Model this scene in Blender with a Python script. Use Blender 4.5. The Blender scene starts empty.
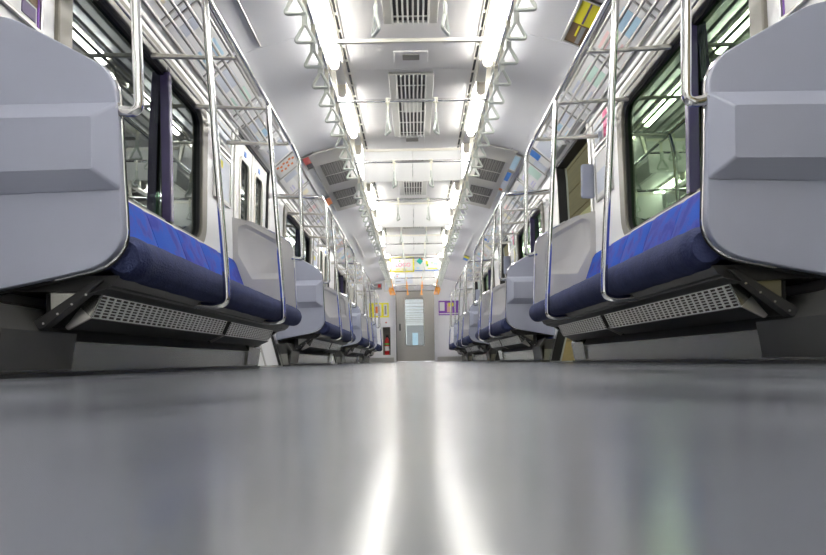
import bpy, bmesh, math, random
from mathutils import Vector
random.seed(7)
SC = bpy.context.scene
COL = SC.collection
PITCH = 4.94
ROLL = 1.0        # the camera stood very slightly tilted
PI = math.pi

# ------------------------------------------------------------------ materials
def _m(name):
    m = bpy.data.materials.new(name); m.use_nodes = True
    nt = m.node_tree
    return m, nt, nt.nodes['Principled BSDF']

def mat(name, col, rough=0.5, metal=0.0, spec=0.5, noise=0.0, nscale=20, bump=0.0, bscale=60, stretch=(1, 1, 1), rnoise=0.0, coat=0.0):
    m, nt, b = _m(name)
    b.inputs['Base Color'].default_value = (*col, 1)
    b.inputs['Roughness'].default_value = rough
    b.inputs['Metallic'].default_value = metal
    b.inputs['Specular IOR Level'].default_value = spec
    b.inputs['Coat Weight'].default_value = coat
    tc = nt.nodes.new('ShaderNodeTexCoord')
    mp = nt.nodes.new('ShaderNodeMapping'); mp.inputs['Scale'].default_value = stretch
    nt.links.new(tc.outputs['Object'], mp.inputs['Vector'])
    if noise > 0 or rnoise > 0:
        n = nt.nodes.new('ShaderNodeTexNoise'); n.inputs['Scale'].default_value = nscale
        n.inputs['Detail'].default_value = 5
        nt.links.new(mp.outputs[0], n.inputs['Vector'])
        if noise > 0:
            r = nt.nodes.new('ShaderNodeMix'); r.data_type = 'RGBA'
            r.inputs['A'].default_value = (*[c * (1 - noise) for c in col], 1)
            r.inputs['B'].default_value = (*[min(1, c * (1 + noise)) for c in col], 1)
            nt.links.new(n.outputs['Fac'], r.inputs['Factor'])
            nt.links.new(r.outputs['Result'], b.inputs['Base Color'])
        if rnoise > 0:
            q = nt.nodes.new('ShaderNodeMapRange')
            q.inputs['From Min'].default_value = 0.3; q.inputs['From Max'].default_value = 0.7
            q.inputs['To Min'].default_value = max(0.02, rough - rnoise); q.inputs['To Max'].default_value = rough + rnoise
            nt.links.new(n.outputs['Fac'], q.inputs['Value'])
            nt.links.new(q.outputs[0], b.inputs['Roughness'])
    if bump > 0:
        n2 = nt.nodes.new('ShaderNodeTexNoise'); n2.inputs['Scale'].default_value = bscale
        n2.inputs['Detail'].default_value = 4
        nt.links.new(mp.outputs[0], n2.inputs['Vector'])
        bp = nt.nodes.new('ShaderNodeBump'); bp.inputs['Strength'].default_value = bump; bp.inputs['Distance'].default_value = 0.01
        nt.links.new(n2.outputs['Fac'], bp.inputs['Height'])
        nt.links.new(bp.outputs[0], b.inputs['Normal'])
    return m

def emit(name, col, strength):
    m, nt, b = _m(name)
    b.inputs['Base Color'].default_value = (0.9, 0.9, 0.9, 1)
    b.inputs['Emission Color'].default_value = (*col, 1)
    b.inputs['Emission Strength'].default_value = strength
    return m

def glass(name, tint, refl, ior):
    m = bpy.data.materials.new(name); m.use_nodes = True
    nt = m.node_tree; nt.nodes.clear()
    out = nt.nodes.new('ShaderNodeOutputMaterial')
    tr = nt.nodes.new('ShaderNodeBsdfTransparent'); tr.inputs[0].default_value = (*tint, 1)
    gl = nt.nodes.new('ShaderNodeBsdfGlossy'); gl.inputs['Color'].default_value = (*refl, 1); gl.inputs['Roughness'].default_value = 0.015
    fr = nt.nodes.new('ShaderNodeFresnel'); fr.inputs['IOR'].default_value = ior
    mx = nt.nodes.new('ShaderNodeMixShader')
    nt.links.new(fr.outputs[0], mx.inputs[0]); nt.links.new(tr.outputs[0], mx.inputs[1]); nt.links.new(gl.outputs[0], mx.inputs[2])
    nt.links.new(mx.outputs[0], out.inputs[0])
    return m

M = {}
M['white'] = mat('white_panel', (0.86, 0.86, 0.86), 0.35, noise=0.02, nscale=3)
M['ceil'] = mat('ceiling_panel', (0.84, 0.84, 0.865), 0.30, noise=0.02, nscale=2)
M['ceil_mid'] = mat('middle_ceiling_panel', (0.84, 0.82, 0.80), 0.35, noise=0.03, nscale=2, stretch=(1, 6, 1))
M['cream'] = mat('cream_plastic', (0.82, 0.79, 0.70), 0.35)
M['frame_grey'] = mat('warm_grey_window_surround', (0.24, 0.225, 0.185), 0.4, noise=0.04, nscale=4)
M['board'] = mat('lilac_grey_board', (0.385, 0.41, 0.51), 0.42, noise=0.05, nscale=5, bump=0.03, bscale=300)
M['board_in'] = mat('warm_grey_board', (0.54, 0.53, 0.51), 0.42, noise=0.03, nscale=5)
M['chrome'] = mat('chrome_tube', (0.80, 0.80, 0.79), 0.10, metal=1.0)
M['steel'] = mat('brushed_steel', (0.56, 0.55, 0.53), 0.28, metal=1.0)
M['steel_dull'] = mat('dull_steel_plate', (0.30, 0.30, 0.275), 0.22, metal=0.9, noise=0.12, nscale=2)
M['grille'] = mat('perforated_steel', (0.72, 0.71, 0.68), 0.30, metal=0.7)
M['coil'] = mat('heater_inside', (0.03, 0.016, 0.008), 0.6, noise=0.6, nscale=30)
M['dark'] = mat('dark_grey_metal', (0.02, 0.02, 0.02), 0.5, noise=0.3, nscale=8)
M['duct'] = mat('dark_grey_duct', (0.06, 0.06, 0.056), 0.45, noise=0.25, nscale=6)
M['black'] = mat('black_rubber', (0.012, 0.012, 0.013), 0.5)
M['navy'] = mat('navy_plush', (0.034, 0.044, 0.115), 0.85, spec=0.3, noise=0.4, nscale=22, bump=0.5, bscale=120)
M['purple'] = mat('dark_purple_post', (0.075, 0.06, 0.15), 0.25)
M['strap'] = mat('strap_plastic', (0.58, 0.61, 0.56), 0.35)
M['belt'] = mat('strap_belt', (0.76, 0.74, 0.62), 0.5)
M['orange'] = mat('orange_plastic', (0.90, 0.36, 0.02), 0.35)
M['tube'] = emit('lamp_cover', (1.0, 0.985, 0.955), 9.5)
M['paper'] = mat('white_paper', (0.76, 0.76, 0.75), 0.6)
M['glass_left'] = glass('grey_glass', (0.34, 0.42, 0.36), (0.84, 0.92, 0.90), 2.6)
M['glass_right'] = glass('green_glass', (0.45, 0.78, 0.42), (0.74, 1.0, 0.70), 3.2)
M['glass_door'] = glass('clear_glass', (0.88, 0.92, 0.92), (0.9, 0.9, 0.9), 1.45)
M['red'] = mat('red_paint', (0.62, 0.02, 0.02), 0.3)
M['brown'] = mat('olive_brown_boards', (0.30, 0.19, 0.05), 0.6, noise=0.25, nscale=3, stretch=(1, .3, 6))
M['concrete'] = mat('dark_concrete', (0.13, 0.145, 0.13), 0.9, noise=0.3, nscale=3)
M['yellowpost'] = mat('cream_yellow_paint', (0.80, 0.64, 0.26), 0.5)
def flat(name, c, r=0.45): M[name] = mat(name, c, r)
flat('ink_yellow', (0.85, 0.78, 0.02)); flat('ink_pink', (0.85, 0.10, 0.28)); flat('ink_teal', (0.02, 0.42, 0.33))
flat('ink_blue', (0.03, 0.22, 0.72)); flat('ink_grey', (0.30, 0.31, 0.32)); flat('ink_black', (0.03, 0.03, 0.04))
flat('ink_purple', (0.20, 0.05, 0.42)); flat('ink_orange', (0.85, 0.22, 0.04)); flat('ink_green', (0.15, 0.5, 0.08))
flat('ink_sky', (0.48, 0.70, 0.85)); flat('ink_skin', (0.75, 0.50, 0.36)); flat('ink_brown', (0.16, 0.09, 0.03))
flat('cream_dull', (.62, .60, .56)); flat('ink_violet', (0.08, 0.05, 0.16)); flat('ink_pale', (0.62, 0.66, 0.74))

# bright blue moquette with a soft darker figure
m, nt, b = _m('blue_moquette'); M['blue'] = m
b.inputs['Roughness'].default_value = 0.8; b.inputs['Specular IOR Level'].default_value = 0.2
tc = nt.nodes.new('ShaderNodeTexCoord'); n = nt.nodes.new('ShaderNodeTexNoise'); n.inputs['Scale'].default_value = 9; n.inputs['Detail'].default_value = 3
nt.links.new(tc.outputs['Object'], n.inputs['Vector'])
cr = nt.nodes.new('ShaderNodeValToRGB'); e = cr.color_ramp.elements
e[0].position = 0.36; e[0].color = (0.04, 0.055, 0.32, 1); e[1].position = 0.56; e[1].color = (0.02, 0.09, 0.47, 1)
k = e.new(0.45); k.color = (0.06, 0.075, 0.38, 1)
nt.links.new(n.outputs['Fac'], cr.inputs[0]); nt.links.new(cr.outputs[0], b.inputs['Base Color'])
n2 = nt.nodes.new('ShaderNodeTexNoise'); n2.inputs['Scale'].default_value = 150
nt.links.new(tc.outputs['Object'], n2.inputs['Vector'])
bp = nt.nodes.new('ShaderNodeBump'); bp.inputs['Strength'].default_value = 0.3; bp.inputs['Distance'].default_value = 0.005
nt.links.new(n2.outputs['Fac'], bp.inputs['Height']); nt.links.new(bp.outputs[0], b.inputs['Normal'])

# polished vinyl floor: worn, faintly scratched, grey
m, nt, b = _m('polished_floor'); M['floor'] = m
tc = nt.nodes.new('ShaderNodeTexCoord')
mp = nt.nodes.new('ShaderNodeMapping'); mp.inputs['Scale'].default_value = (1, .45, 1)
nt.links.new(tc.outputs['Object'], mp.inputs[0])
n = nt.nodes.new('ShaderNodeTexNoise'); n.inputs['Scale'].default_value = 5; n.inputs['Detail'].default_value = 5; n.inputs['Roughness'].default_value = 0.5
nt.links.new(mp.outputs[0], n.inputs['Vector'])
cr = nt.nodes.new('ShaderNodeValToRGB'); e = cr.color_ramp.elements
e[0].position = 0.32; e[0].color = (0.075, 0.082, 0.096, 1); e[1].position = 0.68; e[1].color = (0.16, 0.17, 0.195, 1)
nt.links.new(n.outputs['Fac'], cr.inputs[0]); nt.links.new(cr.outputs[0], b.inputs['Base Color'])
mr = nt.nodes.new('ShaderNodeMapRange'); mr.inputs['From Min'].default_value = .35; mr.inputs['From Max'].default_value = .65
mr.inputs['To Min'].default_value = .18; mr.inputs['To Max'].default_value = .26
nt.links.new(n.outputs['Fac'], mr.inputs[0]); nt.links.new(mr.outputs[0], b.inputs['Roughness'])
n3 = nt.nodes.new('ShaderNodeTexNoise'); n3.inputs['Scale'].default_value = 60; n3.inputs['Detail'].default_value = 3
nt.links.new(tc.outputs['Object'], n3.inputs['Vector'])
bp = nt.nodes.new('ShaderNodeBump'); bp.inputs['Strength'].default_value = .02; bp.inputs['Distance'].default_value = .004
nt.links.new(n3.outputs['Fac'], bp.inputs['Height']); nt.links.new(bp.outputs[0], b.inputs['Normal'])
b.inputs['IOR'].default_value = 2.4

# expanded-mesh air grille
m, nt, b = _m('air_return_mesh'); M['mesh'] = m
b.inputs['Roughness'].default_value = 0.5
tc = nt.nodes.new('ShaderNodeTexCoord'); mp = nt.nodes.new('ShaderNodeMapping')
mp.inputs['Rotation'].default_value = (0, 0, PI / 4)
nt.links.new(tc.outputs['Object'], mp.inputs[0])
ck = nt.nodes.new('ShaderNodeTexChecker'); ck.inputs['Scale'].default_value = 60
ck.inputs['Color1'].default_value = (0.05, 0.045, 0.04, 1); ck.inputs['Color2'].default_value = (0.26, 0.25, 0.23, 1)
nt.links.new(mp.outputs[0], ck.inputs['Vector']); nt.links.new(ck.outputs[0], b.inputs['Base Color'])

# ------------------------------------------------------------------ mesh helpers
class MB:
    def __init__(s): s.v = []; s.f = []; s.mi = []
    def add(s, vs, fs, mi=0):
        o = len(s.v); s.v += [tuple(p) for p in vs]
        for f in fs: s.f.append(tuple(i + o for i in f)); s.mi.append(mi)
    def box(s, x0, x1, y0, y1, z0, z1, mi=0):
        vs = [(x, y, z) for z in (z0, z1) for y in (y0, y1) for x in (x0, x1)]
        s.add(vs, [(0, 2, 3, 1), (4, 5, 7, 6), (0, 1, 5, 4), (2, 6, 7, 3), (0, 4, 6, 2), (1, 3, 7, 5)], mi)
        return s
    def tube(s, pts, r, n=12, mi=0, closed=False, flat_=None):
        pts = [Vector(p) for p in pts]; N = len(pts); rings = []
        t0 = (pts[1] - pts[0]).normalized()
        up = Vector((0, 0, 1)) if abs(t0.z) < .9 else Vector((0, 1, 0))
        u = t0.cross(up).normalized()
        for i, p in enumerate(pts):
            if closed: t = (pts[(i + 1) % N] - pts[i - 1]).normalized()
            elif i == 0: t = t0
            elif i == N - 1: t = (pts[-1] - pts[-2]).normalized()
            else: t = ((pts[i + 1] - p).normalized() + (p - pts[i - 1]).normalized()).normalized()
            u = (u - t * u.dot(t)).normalized(); w = t.cross(u)
            rr = r[i] if isinstance(r, (list, tuple)) else r
            rings.append([p + (u * math.cos(a) + w * math.sin(a)) * rr for a in [2 * PI * k / n for k in range(n)]])
        vs = [q for ring in rings for q in ring]; fs = []
        for i in range(N if closed else N - 1):
            j = (i + 1) % N
            for k in range(n):
                l = (k + 1) % n
                fs.append((i * n + k, i * n + l, j * n + l, j * n + k))
        if not closed:
            fs.append(tuple(range(n))[::-1]); fs.append(tuple((N - 1) * n + k for k in range(n)))
        s.add(vs, fs, mi); return s
    def prism_y(s, poly, y0, y1, mi=0):          # poly in (x, z)
        n = len(poly)
        vs = [(x, y0, z) for x, z in poly] + [(x, y1, z) for x, z in poly]
        s.add(vs, [tuple(range(n)), tuple(range(n, 2 * n))[::-1]] + [(i, i + n, (i + 1) % n + n, (i + 1) % n) for i in range(n)], mi); return s
    def build(s, name, m, parent=None, origin=None, bevel=0.0, seg=2, smooth=True, angle=35):
        me = bpy.data.meshes.new(name)
        if origin is None: origin = parent_world(parent) if parent else Vector((0, 0, 0))
        else: origin = Vector(origin)
        if parent: loc = origin - parent_world(parent)
        else: loc = origin
        me.from_pydata([tuple(Vector(p) - origin) for p in s.v], [], s.f)
        ms = m if isinstance(m, (list, tuple)) else [m]
        for q in ms: me.materials.append(M[q] if isinstance(q, str) else q)
        for p, i in zip(me.polygons, s.mi): p.material_index = i
        bm = bmesh.new(); bm.from_mesh(me); bmesh.ops.recalc_face_normals(bm, faces=bm.faces); bm.to_mesh(me); bm.free()
        if smooth:
            me.shade_smooth(); me.set_sharp_from_angle(angle=math.radians(angle))
        o = bpy.data.objects.new(name, me); COL.objects.link(o)
        o.location = loc
        if parent: o.parent = parent
        if bevel > 0:
            md = o.modifiers.new('bevel', 'BEVEL'); md.width = bevel; md.segments = seg; md.limit_method = 'ANGLE'; md.angle_limit = math.radians(40)
        return o

def parent_world(o):
    v = Vector(o.location)
    while o.parent: o = o.parent; v += Vector(o.location)
    return v
def tag(o, label, cat, group=None):
    o['label'] = label; o['category'] = cat
    if group: o['group'] = group
    return o
def thing(name, label, cat, loc, group=None):
    o = bpy.data.objects.new(name, None); COL.objects.link(o); o.location = loc; o.empty_display_size = .1
    return tag(o, label, cat, group)
def struct(o): o['kind'] = 'structure'; return o
def sempty(name, loc):
    o = bpy.data.objects.new(name, None); COL.objects.link(o); o.location = loc; return struct(o)
def copy_tree(o, parent=None):
    c = o.copy(); COL.objects.link(c); c.parent = parent
    for ch in KIDS(o): copy_tree(ch, c)
    return c
def KIDS(o): return [q for q in list(bpy.data.objects) if q.parent == o]
def shifted(proto, dy, label, group=None):
    c = copy_tree(proto); c.location.y += dy; c['label'] = label
    if group: c['group'] = group
    return c

def arc(cx, cz, r, a0, a1, n=6):
    return [(cx + r * math.cos(math.radians(a0 + (a1 - a0) * i / n)), cz + r * math.sin(math.radians(a0 + (a1 - a0) * i / n))) for i in range(n + 1)]
def rrect(y0, y1, z0, z1, r, n=6):
    return (arc(y1 - r, z1 - r, r, 0, 90, n) + arc(y0 + r, z1 - r, r, 90, 180, n) + arc(y0 + r, z0 + r, r, 180, 270, n) + arc(y1 - r, z0 + r, r, 270, 360, n))
def smoothpath(pts, r=.04, n=6):
    """round the inner corners of a polyline"""
    P = [Vector(p) for p in pts]; out = [P[0]]
    for i in range(1, len(P) - 1):
        a, b, c = P[i - 1], P[i], P[i + 1]
        d1 = (a - b); d2 = (c - b); k = min(r, d1.length * .45, d2.length * .45)
        s, e = b + d1.normalized() * k, b + d2.normalized() * k
        for j in range(n + 1):
            t = j / n; out.append(s * (1 - t) ** 2 + b * 2 * t * (1 - t) + e * t * t)
    out.append(P[-1]); return out

# wall profile: distance from the centre line against height
PROF = [(1.285, 0), (1.39, .42), (1.40, .80), (1.39, 1.30), (1.375, 1.70), (1.362, 1.84), (1.13, 2.035), (1.02, 2.085), (.615, 2.18)]
def wx(z):
    if z <= 0: return PROF[0][0]
    for (x0, z0), (x1, z1) in zip(PROF, PROF[1:]):
        if z <= z1: return x0 + (x1 - x0) * (z - z0) / (z1 - z0)
    return PROF[-1][0]
def ring(mb, s, outer, inner, d0, d1, mi=0):
    """a frame lying on the side wall between two outlines in (y, z); d0/d1: how far it reaches into / out of the room"""
    n = len(outer)
    def P(q, d): return (s * (wx(q[1]) + d), q[0], q[1])
    vs = [P(q, d0) for q in outer] + [P(q, d0) for q in inner] + [P(q, d1) for q in outer] + [P(q, d1) for q in inner]
    fs = []
    for i in range(n):
        j = (i + 1) % n
        fs += [(i, j, n + j, n + i), (2 * n + i, 3 * n + i, 3 * n + j, 2 * n + j), (i, 2 * n + i, 2 * n + j, j), (n + i, n + j, 3 * n + j, 3 * n + i)]
    mb.add(vs, fs, mi); return mb
def wall_cell(mb, s, y0, y1, z0, z1, d0=0.0, d1=.05, mi=0):
    zs = [z0] + [z for _, z in PROF if z0 + 1e-4 < z < z1 - 1e-4] + [z1]
    a = [(s * (wx(z) + d0), z) for z in zs]; b = [(s * (wx(z) + d1), z) for z in reversed(zs)]
    mb.prism_y(a + b, y0, y1, mi); return mb

Y0, Y1 = -2.6, 19.30
SIDES = ((-1, 'left'), (1, 'right'))
ORD = 'first second third fourth fifth sixth seventh eighth ninth tenth eleventh twelfth thirteenth fourteenth fifteenth sixteenth seventeenth eighteenth nineteenth twentieth'.split()
def ordw(i):
    if i < 20: return ORD[i]
    t = ['twenty', 'thirty', 'forty', 'fifty'][(i + 1) // 10 - 2]; r = (i + 1) % 10
    return {'twenty': 'twentieth', 'thirty': 'thirtieth', 'forty': 'fortieth'}[t] if r == 0 else t + '-' + ORD[r - 1]

# ------------------------------------------------------------------ setting
struct(MB().box(-1.42, 1.42, Y0, Y1 + 20.5, -.05, 0).build('floor', 'floor'))
for i, (s, side) in enumerate(SIDES):
    # side wall with window and door openings
    mb = MB(); cuts = []
    for k in range(-1, 4):
        a, b = 2.98 + PITCH * k, 4.84 + PITCH * k
        if k < 3: cuts.append((a, b, 'w'))
        a, b = 5.73 + PITCH * k, 7.03 + PITCH * k
        if k < 3 and b > Y0: cuts.append((a, b, 'd'))
    cuts = sorted([c for c in cuts if c[1] > Y0])
    y = Y0
    for a, b, kind in cuts:
        a = max(a, Y0)
        wall_cell(mb, s, y, a, 0, 1.84)
        if kind == 'w': wall_cell(mb, s, a, b, 0, .83); wall_cell(mb, s, a, b, 1.68, 1.84)
        y = b
    wall_cell(mb, s, y, Y1, 0, 1.84)
    wall_cell(mb, s, Y0, Y1, 1.84, 2.035)
    struct(mb.build('wall_' + side, 'white', smooth=False))

# ceiling: outer curved panels, lamp troughs, flat middle
mb = MB(); ys = [Y0] + [4.84 + PITCH * k for k in range(-1, 3)] + [Y1]
for s in (-1, 1):
    for a, b in zip(ys, ys[1:]):
        pl = [(s * 1.13, 2.035), (s * 1.08, 2.063), (s * 1.02, 2.085), (s * .90, 2.12), (s * .78, 2.15), (s * .60, 2.185), (s * .60, 2.24), (s * 1.13, 2.10)]
        mb.prism_y(pl, a + .003, b - .003)
    mb.box(s * .47, s * .62, Y0, Y1, 2.225, 2.24)
    mb.box(s * 1.13, s * .66, Y0, Y1, 2.24, 2.25, 1)
ys = [Y0] + [5.52 - 2.47 * 3 + 2.47 * k for k in range(9)] + [Y1]
for a, b in zip(ys, ys[1:]):
    mb.box(-.452, .452, a + .003, b - .003, 2.205, 2.235, 2)
mb.box(-.50, .50, Y0, Y1, 2.236, 2.25, 1)
struct(mb.build('ceiling', ['ceil', 'ink_grey', 'ceil_mid'], smooth=True, angle=20))
for i, (s, side) in enumerate(SIDES):
    # slotted line diffuser beside the middle ceiling
    mb = MB(); mb.box(s * .452, s * .456, Y0, Y1, 2.198, 2.235); mb.box(s * .474, s * .486, Y0, Y1, 2.194, 2.235); mb.box(s * .456, s * .474, Y0, Y1, 2.206, 2.236, 1)
    y = Y0
    while y < Y1: mb.box(s * .456, s * .474, y, y + .028, 2.200, 2.206); y += .24
    mb.box(s * .486, s * .502, Y0, Y1, 2.186, 2.235); mb.box(s * .594, s * .606, Y0, Y1, 2.172, 2.235)
    struct(mb.build('trim_%d' % (i + 1), ['cream', 'black'], smooth=False))

# end wall with gangway door opening
def end_outline(): return [(-x, z) for x, z in PROF] + [(x, z) for x, z in reversed(PROF)]
mb = MB()
def endcell(x0, x1, z0, z1, mi=0): mb.box(x0, x1, Y1, Y1 + .08, z0, z1, mi)
endcell(-1.40, -.85, 0, 1.0); endcell(-.65, -.50, 0, 1.0); endcell(-.85, -.65, 0, .19); endcell(-.85, -.65, .92, 1.0); endcell(-1.40, -.50, 1.0, 2.25)
endcell(.50, 1.40, 0, 2.25); endcell(-.50, .50, 1.86, 2.25)
mb.box(-.86, -.64, Y1 + .21, Y1 + .22, .18, .93, 1); mb.box(-.86, -.85, Y1 + .002, Y1 + .21, .18, .93, 1); mb.box(-.65, -.64, Y1 + .002, Y1 + .21, .18, .93, 1)
mb.box(-.85, -.65, Y1 + .08, Y1 + .21, .17, .188, 1); mb.box(-.85, -.65, Y1 + .08, Y1 + .21, .92, .93, 1)
struct(mb.build('wall_end', ['ceil', 'frame_grey'], smooth=False))
mb = MB(); mb.box(-1.40, 1.40, Y0 - .06, Y0, 0, 2.25)
struct(mb.build('wall_rear', 'white', smooth=False))
mb = MB(); mb.box(-1.28, -.56, Y1 - .012, Y1, 0, .12); mb.box(.56, 1.28, Y1 - .012, Y1, 0, .12)
struct(mb.build('baseboard_end', 'steel', smooth=False))
mb = MB()
for s in (-1, 1): mb.box(s * .50, s * .565, Y1 - .03, Y1 + .0, 0, 2.0)
mb.box(-.565, .565, Y1 - .03, Y1, 1.90, 1.98)
struct(mb.build('trim_3', 'ceil', bevel=.004))
# gangway door
d = sempty('door_7', (0, Y1 + .03, 0))
mb = MB(); y0, y1 = Y1 + .02, Y1 + .05
mb.box(-.50, -.26, y0, y1, .02, 1.86); mb.box(.235, .50, y0, y1, .02, 1.86); mb.box(-.26, .235, y0, y1, .02, .42); mb.box(-.26, .235, y0, y1, 1.66, 1.86)
M['door_steel'] = mat('gangway_door_steel', (0.34, 0.33, 0.31), 0.32, metal=1.0)
lf = mb.build('leaf', 'door_steel', d, smooth=False)
MB().box(-.26, .235, Y1 + .03, Y1 + .036, .42, 1.66).build('pane', 'glass_door', lf)
mb = MB(); o_ = rrect(-.27, .245, .41, 1.67, .06); i_ = rrect(-.245, .22, .435, 1.645, .05); n = len(o_)
vs = [(a, Y1 + .014, z) for a, z in o_] + [(a, Y1 + .014, z) for a, z in i_] + [(a, Y1 + .022, z) for a, z in o_] + [(a, Y1 + .022, z) for a, z in i_]
mb.add(vs, [q for i in range(n) for q in ((i, (i + 1) % n, n + (i + 1) % n, n + i), (n + i, n + (i + 1) % n, 3 * n + (i + 1) % n, 3 * n + i), (i, 2 * n + i, 2 * n + (i + 1) % n, (i + 1) % n))])
mb.build('window_seal', 'steel_dull', lf)
MB().box(-.415, -.375, Y1 + .008, Y1 + .022, .82, 1.00).build('handle', 'dark', lf, bevel=.004)
MB().box(-.50, -.482, Y1 - .004, Y1 + .02, .0, 1.86).box(-.50, .50, Y1 - .004, Y1 + .02, 1.84, 1.86).build('seal', 'black', d)

# ------------------------------------------------------------------ windows
def pane_mesh(s, y0, y1, z0, z1, d):
    mb = MB(); zs = [z0 + (z1 - z0) * i / 6 for i in range(7)]
    a = [(s * (wx(z) + d), z) for z in zs] + [(s * (wx(z) + d + .006), z) for z in reversed(zs)]
    mb.prism_y(a, y0, y1); return mb
wn = 0
for s, side in SIDES:
    for k in range(-1, 3):
        wn += 1; dy = PITCH * k
        w = sempty('window_%d' % wn, (s * 1.39, 3.91 + dy, .83))
        a, b, z0, z1 = 2.98 + dy, 4.84 + dy, .83, 1.68
        ring(MB(), s, rrect(a - .10, b + .10, z0 - .03, z1 + .075, .17), rrect(a + .015, b - .015, z0 + .012, z1 - .015, .11), -.018, .03).build('window_frame', 'frame_grey', w, bevel=.006)
        ring(MB(), s, rrect(a - .01, b + .01, z0 - .01, z1 + .01, .12), rrect(a + .035, b - .035, z0 + .022, z1 - .035, .095), .0, .028).build('seal', 'black', w)
        mu = (4.16 if s < 0 else 3.66) + dy
        MB().box(s * 1.356, s * 1.405, mu - .045, mu, z0 - .01, z1 + .02).build('mullion', 'black', w, bevel=.004)
        MB().box(s * 1.351, s * 1.398, mu - .050, mu - .043, z0 + .0, z1 - .02).build('mullion_cover', 'purple', w, bevel=.002)
        MB().box(s * 1.348, s * 1.357, mu - .046, mu - .002, z0 + .0, z1 - .02).build('mullion_edge', 'purple', w)
        g = 'glass_left' if s < 0 else 'glass_right'
        pane_mesh(s, a + .02, mu - .03, z0, z1 - .01, .018).build('pane', g, w)
        pane_mesh(s, mu - .02, b - .02, z0, z1 - .01, .018).build('pane', g, w)
        # light sill line above the backrest
        MB().box(s * 1.345, s * 1.40, a - .25, b + .3, .800, .812).build('sill', 'cream', w, bevel=.003)

# ------------------------------------------------------------------ side doors
dn = 0
for s, side in SIDES:
    for k in range(-1, 3):
        dn += 1; dy = PITCH * k; c = 6.38 + dy
        d = sempty('door_%d' % (dn if dn < 7 else dn + 1), (s * 1.36, c, 0))
        # frame posts and threshold
        mb = MB()
        for e_ in (-1, 1):
            wall_cell(mb, s, c + e_ * .65 - .03, c + e_ * .65 + .03, 0, 1.84, -.012, .09)
        mb.build('door_frame', 'steel' , d, smooth=False)
        MB().box(s * 1.27, s * 1.36, c - .65, c + .65, .0, .006).build('threshold', 'steel', d, smooth=False)
        wall_cell(MB(), s, c - .65, c + .65, 1.825, 1.845, -.004, .09).build('top_seal', 'black', d, smooth=False)
        wall_cell(MB(), s, c + .605, c + .625, .0, 1.84, -.012, .07).build('edge_seal', 'black', d, smooth=False)
        if s > 0: continue           # this side stands open
        for e_ in (-1, 1):
            ya, yb = (c - .64, c - .004) if e_ < 0 else (c + .004, c + .62)
            wa, wb = (c - .43, c - .11) if e_ < 0 else (c + .11, c + .43)
            mb = MB()
            wall_cell(mb, s, ya, wa, .01, 1.825, .012, .045); wall_cell(mb, s, wb, yb, .01, 1.825, .012, .045)
            wall_cell(mb, s, wa, wb, .01, .80, .012, .045); wall_cell(mb, s, wa, wb, 1.70, 1.825, .012, .045)
            lf = mb.build('leaf', 'white', d, smooth=False)
            ring(MB(), s, rrect(wa - .015, wb + .015, .785, 1.715, .07), rrect(wa + .012, wb - .012, .812, 1.688, .06), .004, .02).build('window_seal', 'cream', lf)
            pane_mesh(s, wa, wb, .80, 1.70, .025).build('pane', 'glass_left', lf)
            zb = 1.76
            MB().box(s * (wx(zb) + .008), s * (wx(zb) + .014), (wa + wb) / 2 - .03, (wa + wb) / 2 + .03, 1.735, 1.775).build('sticker', 'ink_blue', lf)
            wall_cell(MB(), s, yb - .02 if e_ < 0 else ya, yb if e_ < 0 else ya + .02, .01, 1.825, .006, .02).build('edge_seal', 'steel', lf, smooth=False)

# door headers: grey sloping cover over each door
for s, side in SIDES:
    for k in range(-1, 3):
        dy = PITCH * k; c = 6.38 + dy
        h = sempty('trim_%d' % (10 + (k + 1) * 2 + (s > 0)), (s * 1.25, c, 1.84))
        MB().prism_y([(s * 1.355, 1.842), (s * 1.40, 1.86), (s * 1.15, 2.05), (s * 1.125, 2.02)], c - .80, c + .80).build('cover', 'steel_dull' if False else 'white', h, bevel=.004)
        MB().prism_y([(s * 1.352, 1.842), (s * 1.30, 1.875), (s * 1.305, 1.882), (s * 1.36, 1.85)], c - .66, c + .66).build('lip', 'steel', h)

# ------------------------------------------------------------------ partition boards
PB0 = [(1.355, 1.125), (1.264, 1.10), (1.209, 1.088), (1.127, 1.045), (1.042, .998), (.965, .957), (.935, .935), (.912, .90), (.902, .86), (.901, .824),
      (.890, .60), (.882, .48), (.880, .425), (.900, .378), (.947, .338), (1.006, .318), (1.264, .267), (1.352, .25)]
PB0 = [(x + (.012 - .0175 * z if x < 1.3 else 0), z) for x, z in PB0]
PB = PB0
for _ in range(2):
    q = [PB[0]]
    for a, b in zip(PB, PB[1:]):
        q += [(a[0] * .75 + b[0] * .25, a[1] * .75 + b[1] * .25), (a[0] * .25 + b[0] * .75, a[1] * .25 + b[1] * .75)]
    PB = q + [PB[-1]]
REC = [(1.315, 1.04), (1.29, 1.065), (1.25, 1.072), (1.035, .954), (1.0, .925), (.985, .88), (.966, .66), (1.213, .66), (1.314, .846)]
REC2 = [(1.285, 1.02), (1.275, 1.035), (1.25, 1.042), (1.05, .93), (1.02, .91), (1.008, .87), (.992, .705), (1.195, .705), (1.283, .86)]
from mathutils.geometry import tessellate_polygon
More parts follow.
